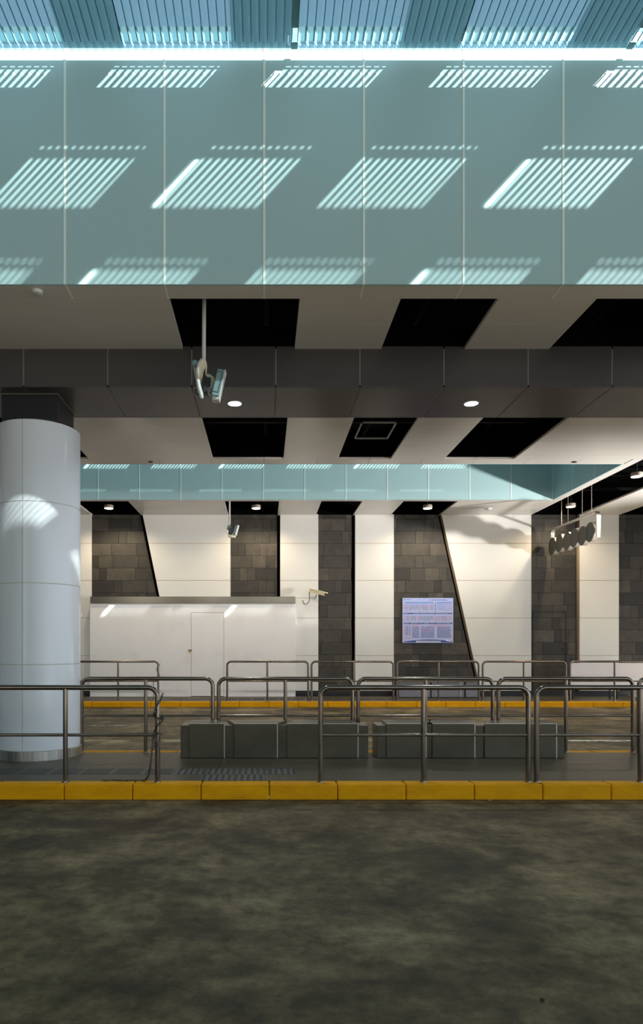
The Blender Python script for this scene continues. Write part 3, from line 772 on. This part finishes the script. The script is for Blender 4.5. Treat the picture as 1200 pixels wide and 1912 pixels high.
for (a, b, lb) in ((1065, 1144, 'pale pinkish low board nearer the flush service door in the stone'), (1148.5, 1240, 'pale pinkish low board running off the right edge of the photo')):
    xa, xb = px(a, yb), px(b, yb); t = root('low_board', ((xa+xb)/2, yb, FZ), lb, 'board', 'pale low boards on the far platform')
    MB().box(xa, xb, yb-0.015, yb+0.015, FZ+0.24, E-0.356).build('panel', M['pink_board'], t, bevel=0.003)
    for x in (xa+0.06, xb-0.06): 
        MB().box(x-0.015, x+0.015, yb+0.015, yb+0.045, FZ, E-0.40).build('leg', M['black'], t)

# --- surface downlights in the black slots
def warm_light(x, y, label, power=140, zl=E+3.215):
    t = root('downlight', (x, y, zl), label, 'ceiling light', 'warm downlights in the black ceiling slots')
    MB().lathe([(0.100, 0.0), (0.106, 0.004), (0.106, 0.065), (0.09, 0.08)], (x, y, zl), 32).build('housing', M['lampbody'], t, smooth=True)
    MB().lathe([(0.097, -0.006), (0.097, 0.002)], (x, y, zl), 32).build('lens', M['warm_glow'], t)
    MB().cyl((x, y, zl+0.075), (x, y, ZC+0.62), 0.012, 10).build('stem', M['duct'], t)
    lamp('downlight_lamp', 'SPOT', (x, y, zl-0.02), power, (1.0, 0.82, 0.56), 0.035, (x, y+0.02, 0), 150, 0.6)
    return t
for xp, y, lb in ((203, 15.1, 'warm round downlight above the stone strip nearest the column'), (478, 15.1, 'warm round downlight above the stone strip behind the booth'),
                  (798, 15.1, 'warm round downlight above the timetable')): warm_light(px(xp, y), y, lb)
warm_light(7.1, 15.14, 'warm round downlight just above the hanging disc sign', zl=E+3.26)
warm_light(7.1, 12.46, 'warm round downlight near the right edge in the long black slot', zl=E+3.26)
# recessed cool lights in the beam
def cool_light(x, y, label):
    t = root('recessed_light', (x, y, BZ), label, 'ceiling light', 'cool recessed lights under the dark beam')
    g = MB(); n = 32
    for i in range(n):
        a, b = 2*PI*i/n, 2*PI*(i+1)/n
        g.poly([(x+0.088*math.cos(a), y+0.088*math.sin(a), BZ-0.004), (x+0.088*math.cos(b), y+0.088*math.sin(b), BZ-0.004), (x+0.075*math.cos(b), y+0.075*math.sin(b), BZ-0.007), (x+0.075*math.cos(a), y+0.075*math.sin(a), BZ-0.007)])
        g.poly([(x+0.088*math.cos(a), y+0.088*math.sin(a), BZ+0.001), (x+0.088*math.cos(b), y+0.088*math.sin(b), BZ+0.001), (x+0.088*math.cos(b), y+0.088*math.sin(b), BZ-0.004), (x+0.088*math.cos(a), y+0.088*math.sin(a), BZ-0.004)])
    g.build('ring', M['pipe'], t)
    MB().lathe([(0.076, -0.006), (0.076, 0.0)], (x, y, BZ), 32).build('lens', M['cool_glow'], t)
    lamp('recessed_lamp', 'SPOT', (x, y, BZ-0.02), 120, (0.9, 0.96, 1.0), 0.07, (x, y+0.02, 0), 150, 0.7)
cool_light(-0.34, 7.545, 'glowing cool recessed light under the beam beside the pipe-hung camera')
cool_light(2.39, 7.545, 'glowing cool recessed light under the beam further from the white column')
# detector on the front soffit
x, y = px(70, 5.92), 5.92
sd_ = root('smoke_detector', (x, y, ZC), 'small round white detector under the front soffit edge', 'detector')
MB().lathe([(0.035, -0.03), (0.045, -0.024), (0.045, -0.006), (0.05, 0)], (x, y, ZC), 28).build('body', M['pipe'], sd_, smooth=True)
# small dark sockets on the rear lip
for i, (xp, y) in enumerate(((281, 11.36), (1072, 11.36))):
    x = px(xp, y); o = MB().lathe([(0.03, -0.012), (0.04, -0.008), (0.04, 0.0)], (x, y, ZC), 20).build('ceiling_sensor', M['black'], smooth=True)
    tag(o, ('tiny black sensor on the rear soffit lip near the column', 'tiny black sensor on the rear soffit lip towards the right edge')[i], 'sensor', 'black sensors on the rear soffit lip')
for i, (xp, y, lb) in enumerate(((622, 14.36, ''),)): pass
x, y = px(912, 15.2), 15.2
tag(MB().lathe([(0.06, -0.02), (0.07, -0.012), (0.07, 0)], (x, y, ZC), 24).build('ceiling_sensor', M['pipe'], smooth=True), 'small white ceiling sensor above the widest white wall panel', 'sensor')
# hatch frame in the slot
hz = ZC+0.012
def hp(p, q): yy = (hz-E)*1220/(1209-q); return ((p-493)*yy/1220, yy, hz)
q = [hp(680, 789.5), hp(745, 789.5), hp(732, 820), hp(667.5, 820)]
xa, xb = 1.40, 1.92; ya, ybk = q[0][1], q[2][1]
g = MB(); wd = 0.022
g.box(xa, xb, ya, ya+wd, hz, hz+0.02); g.box(xa, xb, ybk-wd, ybk, hz, hz+0.02); g.box(xa, xa+wd, ya, ybk, hz, hz+0.02); g.box(xb-wd, xb, ya, ybk, hz, hz+0.02)
for x in (xa+0.01, xb-0.02):
    pass
tag(g.build('hatch_frame', mat('hatch_grey', (0.30, 0.30, 0.31), 0.5)), 'thin grey rectangular frame hanging inside a black ceiling slot', 'frame')

# --- front camera cluster on a drop pipe
cyy = 6.40; u_ = cyy/1220
def cp(zx, zy, dy=0.0): return ((330+zx/8-493)*u_, cyy+dy, E+(1209-550-zy/8)*u_)
cl = root('camera_cluster', (cp(405, 0)[0], cyy, ZC+0.6), 'surveillance camera and antennas on a white drop pipe before the dark beam', 'camera')
MB().cyl((cp(402, 0)[0], cyy, cp(402, 1100)[2]), (cp(412, 0)[0], cyy, ZC+0.62), 0.0195, 20).build('drop_pipe', M['pipe'], cl, smooth=True)
MB().lathe([(0.06, 0), (0.06, 0.012)], (cp(412, 0)[0], cyy, ZC+0.608), 24).build('mounting_plate', M['pipe'], cl)
def disc_obj(c, nrm, r, th, name, m_, parent, seg=36):
    n_ = Vector(nrm).normalized(); c = Vector(c)
    return MB().tube([c-n_*th/2, c-n_*th*0.3, c+n_*th*0.3, c+n_*th/2], [r*0.93, r, r, r*0.93], seg).build(name, m_, parent, smooth=True)
dn = (0.90, -0.30, -0.10)
disc_obj(cp(372, 1155, -0.03), (0.95, -0.22, -0.26), 0.112, 0.022, 'dish_back', M['greyplastic'], cl)
disc_obj(cp(388, 1158, -0.035), (0.95, -0.22, -0.26), 0.106, 0.012, 'dish_antenna', M['cream'], cl)
kb = MB(); kb.cyl(cp(287, 1085, -0.10), cp(287, 1085, -0.02), 0.028, 24); kb.cyl(cp(287, 1085, -0.108), cp(287, 1085, -0.10), 0.019, 24)
kb.build('round_knob', M['tealplastic'], cl, smooth=True)
MB().tube([cp(275, 1120, -0.05), cp(290, 1180, -0.05), cp(320, 1300, -0.055), cp(345, 1440, -0.06), cp(375, 1540, -0.06), cp(385, 1590, -0.06)], [0.014, 0.018, 0.020, 0.022, 0.022, 0.014], 18).build('stick_antenna', M['greyplastic'], cl, smooth=True)
MB().obox((0.075, 0.09, 0.155), cp(440, 1360, 0.02), (0, 0.05, 0.1)).build('junction_box', M['black'], cl, bevel=0.008)
MB().tube([cp(400, 1000), cp(402, 1180), cp(440, 1260)], 0.015, 12).build('pipe_joint', M['black'], cl, smooth=True)
g = MB(); g.prism([cp(425, 1180)[::2], cp(500, 1195)[::2], cp(560, 1240)[::2], cp(570, 1300)[::2], cp(520, 1420)[::2], cp(500, 1400)[::2], cp(510, 1260)[::2], cp(415, 1260)[::2]], 'y', cyy-0.01, cyy+0.02)
g.build('bracket', mat('olive_bracket', (0.32, 0.38, 0.28), 0.5), cl, bevel=0.003)
tilt = math.radians(13)
cc = Vector(cp(628, 1345, -0.02))
R3 = Matrix.Rotation(tilt, 3, 'Y') @ Matrix.Rotation(math.radians(-2), 3, 'Z')
def lbx(mb, x0, x1, y0, y1, z0, z1):
    v = [mb.b.verts.new(cc+R3 @ Vector((x, y, z))) for z in (z0, z1) for y in (y0, y1) for x in (x0, x1)]
    for f in ((0, 2, 3, 1), (4, 5, 7, 6), (0, 1, 5, 4), (1, 3, 7, 5), (3, 2, 6, 7), (2, 0, 4, 6)): mb.b.faces.new([v[i] for i in f])
    return mb
cam_b = lbx(MB(), -0.037, 0.037, -0.04, 0.05, -0.135, 0.13).build('camera_body', M['tealplastic'], cl, bevel=0.008)
lbx(MB(), 0.034, 0.044, -0.045, 0.055, -0.165, 0.135).build('sun_shield', M['pipe'], cam_b, bevel=0.003)
g = MB(); lbx(g, -0.03, 0.018, -0.044, -0.038, 0.10, 0.104); lbx(g, 0.016, 0.020, -0.044, -0.038, -0.095, 0.104); lbx(g, -0.03, 0.018, -0.044, -0.038, -0.099, -0.095)
g.build('cover_groove', M['black'], cam_b)
lbx(MB(), -0.034, 0.034, -0.038, 0.048, -0.178, -0.137).build('lens_hood', M['plinth'], cam_b, bevel=0.014)
for PP in ([cp(330, 1420, -0.02), cp(285, 1440, -0.02), cp(282, 1480, -0.02), cp(320, 1510, -0.02), cp(370, 1500, -0.02), cp(430, 1480, -0.01), cp(440, 1440, 0)],
           [cp(465, 1440, -0.03), cp(475, 1510, -0.04), cp(510, 1570, -0.04), cp(560, 1590, -0.03), cp(590, 1590, -0.02)]):
    MB().tube(PP, 0.0065, 8).build('cable', M['cable'], cl, smooth=True)
g = MB().tube([cp(540, 500, 0.3), cp(520, 590, 0.3), cp(507, 680, 0.3), cp(512, 740, 0.3), cp(528, 800, 0.3)], 0.004, 8)

# --- far camera cluster
fy_ = 14.52; uf = fy_/1220
def fp(zx, zy, dy=0.0): return ((400+zx/12-493)*uf, fy_+dy, E+(1209-920-zy/12)*uf)
fc = root('camera_cluster', (fp(342, 0)[0], fy_, ZC+0.6), 'small surveillance camera on a thin drop pipe before the white wall panel', 'camera')
MB().cyl((fp(342, 0)[0], fy_, fp(0, 760)[2]), (fp(342, 0)[0], fy_, ZC+0.62), 0.018, 16).build('drop_pipe', M['pipe'], fc, smooth=True)
MB().lathe([(0.06, 0), (0.06, 0.012)], (fp(342, 0)[0], fy_, ZC+0.608), 24).build('mounting_plate', M['pipe'], fc)
MB().obox((0.08, 0.07, 0.09), fp(330, 790, 0), (0, 0.3, 0.2)).build('joint_box', mat('olive_box', (0.12, 0.15, 0.11), 0.5), fc, bevel=0.006)
MB().obox((0.085, 0.08, 0.13), fp(365, 865, 0), (0, 0.1, 0.2)).build('junction_box', M['black'], fc, bevel=0.006)
MB().obox((0.07, 0.05, 0.03), fp(425, 880, 0), (0, 0.1, 0)).build('bracket', M['black'], fc)
c_ = MB().obox((0.06, 0.08, 0.21), fp(478, 840, -0.02), (0, 0.28, -0.3)).build('camera_body', M['tealplastic'], fc, bevel=0.006)
MB().obox((0.012, 0.09, 0.23), Vector(fp(478, 840, -0.02))+Vector((0.034, -0.01, -0.008)), (0, 0.28, -0.3)).build('sun_shield', M['pipe'], c_, bevel=0.003)
disc_obj(fp(392, 968, -0.03), (0.05, -0.55, 0.9), 0.088, 0.02, 'dish_antenna', M['cream'], fc)
MB().obox((0.16, 0.06, 0.03), fp(400, 1000, 0), (0, 0.1, 0)).build('antenna_bracket', M['plinth'], fc, bevel=0.005)

# --- bullet camera on the wall
wy = 15.55; ub = wy/1220
def wp(zx, zy, y=wy): return ((540+zx/12-493)*y/1220, y, E+(1209-1080-zy/12)*y/1220)
bc = root('bullet_camera', wp(590, 450, Y_W), 'cream bullet camera on the white wall panel above the booth end', 'camera')
a, b = Vector(wp(470, 265, 15.68)), Vector(wp(805, 352, 15.42)); dirn = (b-a).normalized(); side = dirn.cross(Vector((0, 0, 1))).normalized(); upv = side.cross(dirn).normalized()
def bar(mb, a, b, hw, h0, h1):
    v = [mb.b.verts.new(p+side*s1*hw+upv*h) for p in (a, b) for s1 in (-1, 1) for h in (h0, h1)]
    for f in ((0, 1, 3, 2), (4, 6, 7, 5), (0, 4, 5, 1), (2, 3, 7, 6), (0, 2, 6, 4), (1, 5, 7, 3)): mb.b.faces.new([v[i] for i in f])
    return mb
hb = bar(MB(), a, b, 0.042, -0.045, 0.03).build('housing', M['cream'], bc, bevel=0.012)
bar(MB(), a-dirn*0.05, b+dirn*0.04, 0.05, 0.028, 0.045).build('sun_shield', M['cream'], bc, bevel=0.006)
bar(MB(), b-dirn*0.001, b+dirn*0.006, 0.034, -0.038, 0.024).build('lens_window', M['black'], hb, bevel=0.003)
MB().tube([wp(600, 370, 15.56), wp(590, 430, 15.6), wp(575, 440, 15.75), wp(560, 435, Y_W)], 0.014, 12).build('bracket', M['plinth'], bc, smooth=True)
MB().cyl(wp(560, 435, Y_W), wp(560, 435, Y_W-0.02), 0.05, 24).build('wall_plate', M['pipe'], bc, smooth=True)
MB().tube([wp(448, 290, 15.68), wp(447, 350, 15.7), wp(455, 440, 15.72), wp(440, 520, 15.75), wp(400, 565, 15.78), wp(350, 578, 15.82), wp(315, 555, 15.86), wp(300, 515, 15.9), wp(310, 492, Y_W)], 0.0085, 10).build('cable', M['cable'], bc, smooth=True)

# --- hanging sign with six discs
X6 = 6.9
ds = root('disc_sign', (X6, 14.6, ZC+0.6), 'hanging sign of six dark discs in a metal frame under the black slot', 'sign')
def dpt(p, h): yy = X6*1220/(p-493); return (X6, yy, E+h)
yf, yn = X6*1220/(1031-493), X6*1220/(1117-493)
ht_, hb_ = E+2.82, E+2.43
pts = [(X6, yf, hb_-0.05)]
for i in range(6): a = PI-i*PI/10; pts.append((X6, yf-0.12*(1+math.cos(a)), ht_-0.12+0.12*math.sin(a)))
for i in range(6): a = PI/2-i*PI/10; pts.append((X6, yn+0.12*(1-math.cos(a)), ht_-0.12+0.12*math.sin(a)))
pts.append((X6, yn, hb_-0.16)); 
g = MB(); prev = None; pv = [Vector(p) for p in pts]
for i, p in enumerate(pv):
    t = (pv[min(i+1, len(pv)-1)]-pv[max(i-1, 0)]).normalized(); nn = Vector((1, 0, 0)).cross(t).normalized()
    cur = [g.b.verts.new(p+Vector((sx_*0.045, 0, 0))+nn*q*0.012) for sx_, q in ((-1, -1), (1, -1), (1, 1), (-1, 1))]
    if prev:
        for k in range(4): g.b.faces.new([prev[k], prev[(k+1) % 4], cur[(k+1) % 4], cur[k]])
    else: g.b.faces.new(cur)
    prev = cur
g.b.faces.new(prev[::-1]); g.build('frame', M['plinth'], ds)
M['disc'] = mat('disc_back', (0.10, 0.095, 0.075), 0.5); M['discrim'] = mat('disc_rim', (0.33, 0.29, 0.25), 0.4)
for i, p in enumerate((1034, 1047.2, 1061.7, 1075.2, 1090.5, 1105)):
    yy = X6*1220/(p-493); yaw = math.radians(-3); n_ = Vector((-math.cos(yaw), -math.sin(yaw), 0))
    c = Vector((X6, yy, E+2.415+(0.012 if i % 2 else -0.008)))
    dd = MB().tube([c+n_*0.048, c-n_*0.05], [0.208, 0.208], 40).build('disc', M['discrim'], ds, smooth=True)
    MB().tube([c+n_*0.052, c+n_*0.047], [0.2085, 0.2085], 40).build('disc_face', M['disc'], dd, smooth=True)
for p in (1048, 1060, 1086.5, 1104):
    yy = X6*1220/(p-493); MB().cyl((X6+(0.0), yy, ht_), (X6, yy, ZC+0.62), 0.0065, 10).build('hanger_rod', M['discrim'], ds, smooth=True)

# --- litter on the road
def scrap(name, x, y, s_, m_, label, cat):
    g = MB(); n = 9; c = g.b.verts.new((x, y, 0.012)); ring = []
    for i in range(n):
        a = 2*PI*i/n; rr = s_*random.uniform(0.5, 1.0); ring.append(g.b.verts.new((x+rr*1.4*math.cos(a), y+rr*math.sin(a), 0.002+random.uniform(0, 0.012))))
    for i in range(n): g.b.faces.new([c, ring[i], ring[(i+1) % n]])
    o = g.build(name, m_); s2 = o.modifiers.new('s', 'SOLIDIFY'); s2.thickness = 0.002
    tag(o, label, cat)
yy = E*1220/(1495-1209); scrap('fallen_leaf', (913-493)*yy/1220, yy-0.02, 0.022, M['leaf'], 'small orange dry leaf on the road against the yellow kerb', 'leaf')
yy = E*1220/(1870-1209); scrap('scrap', (1012-493)*yy/1220, yy, 0.012, M['debris'], 'tiny dark scrap lying on the open concrete road', 'scrap')
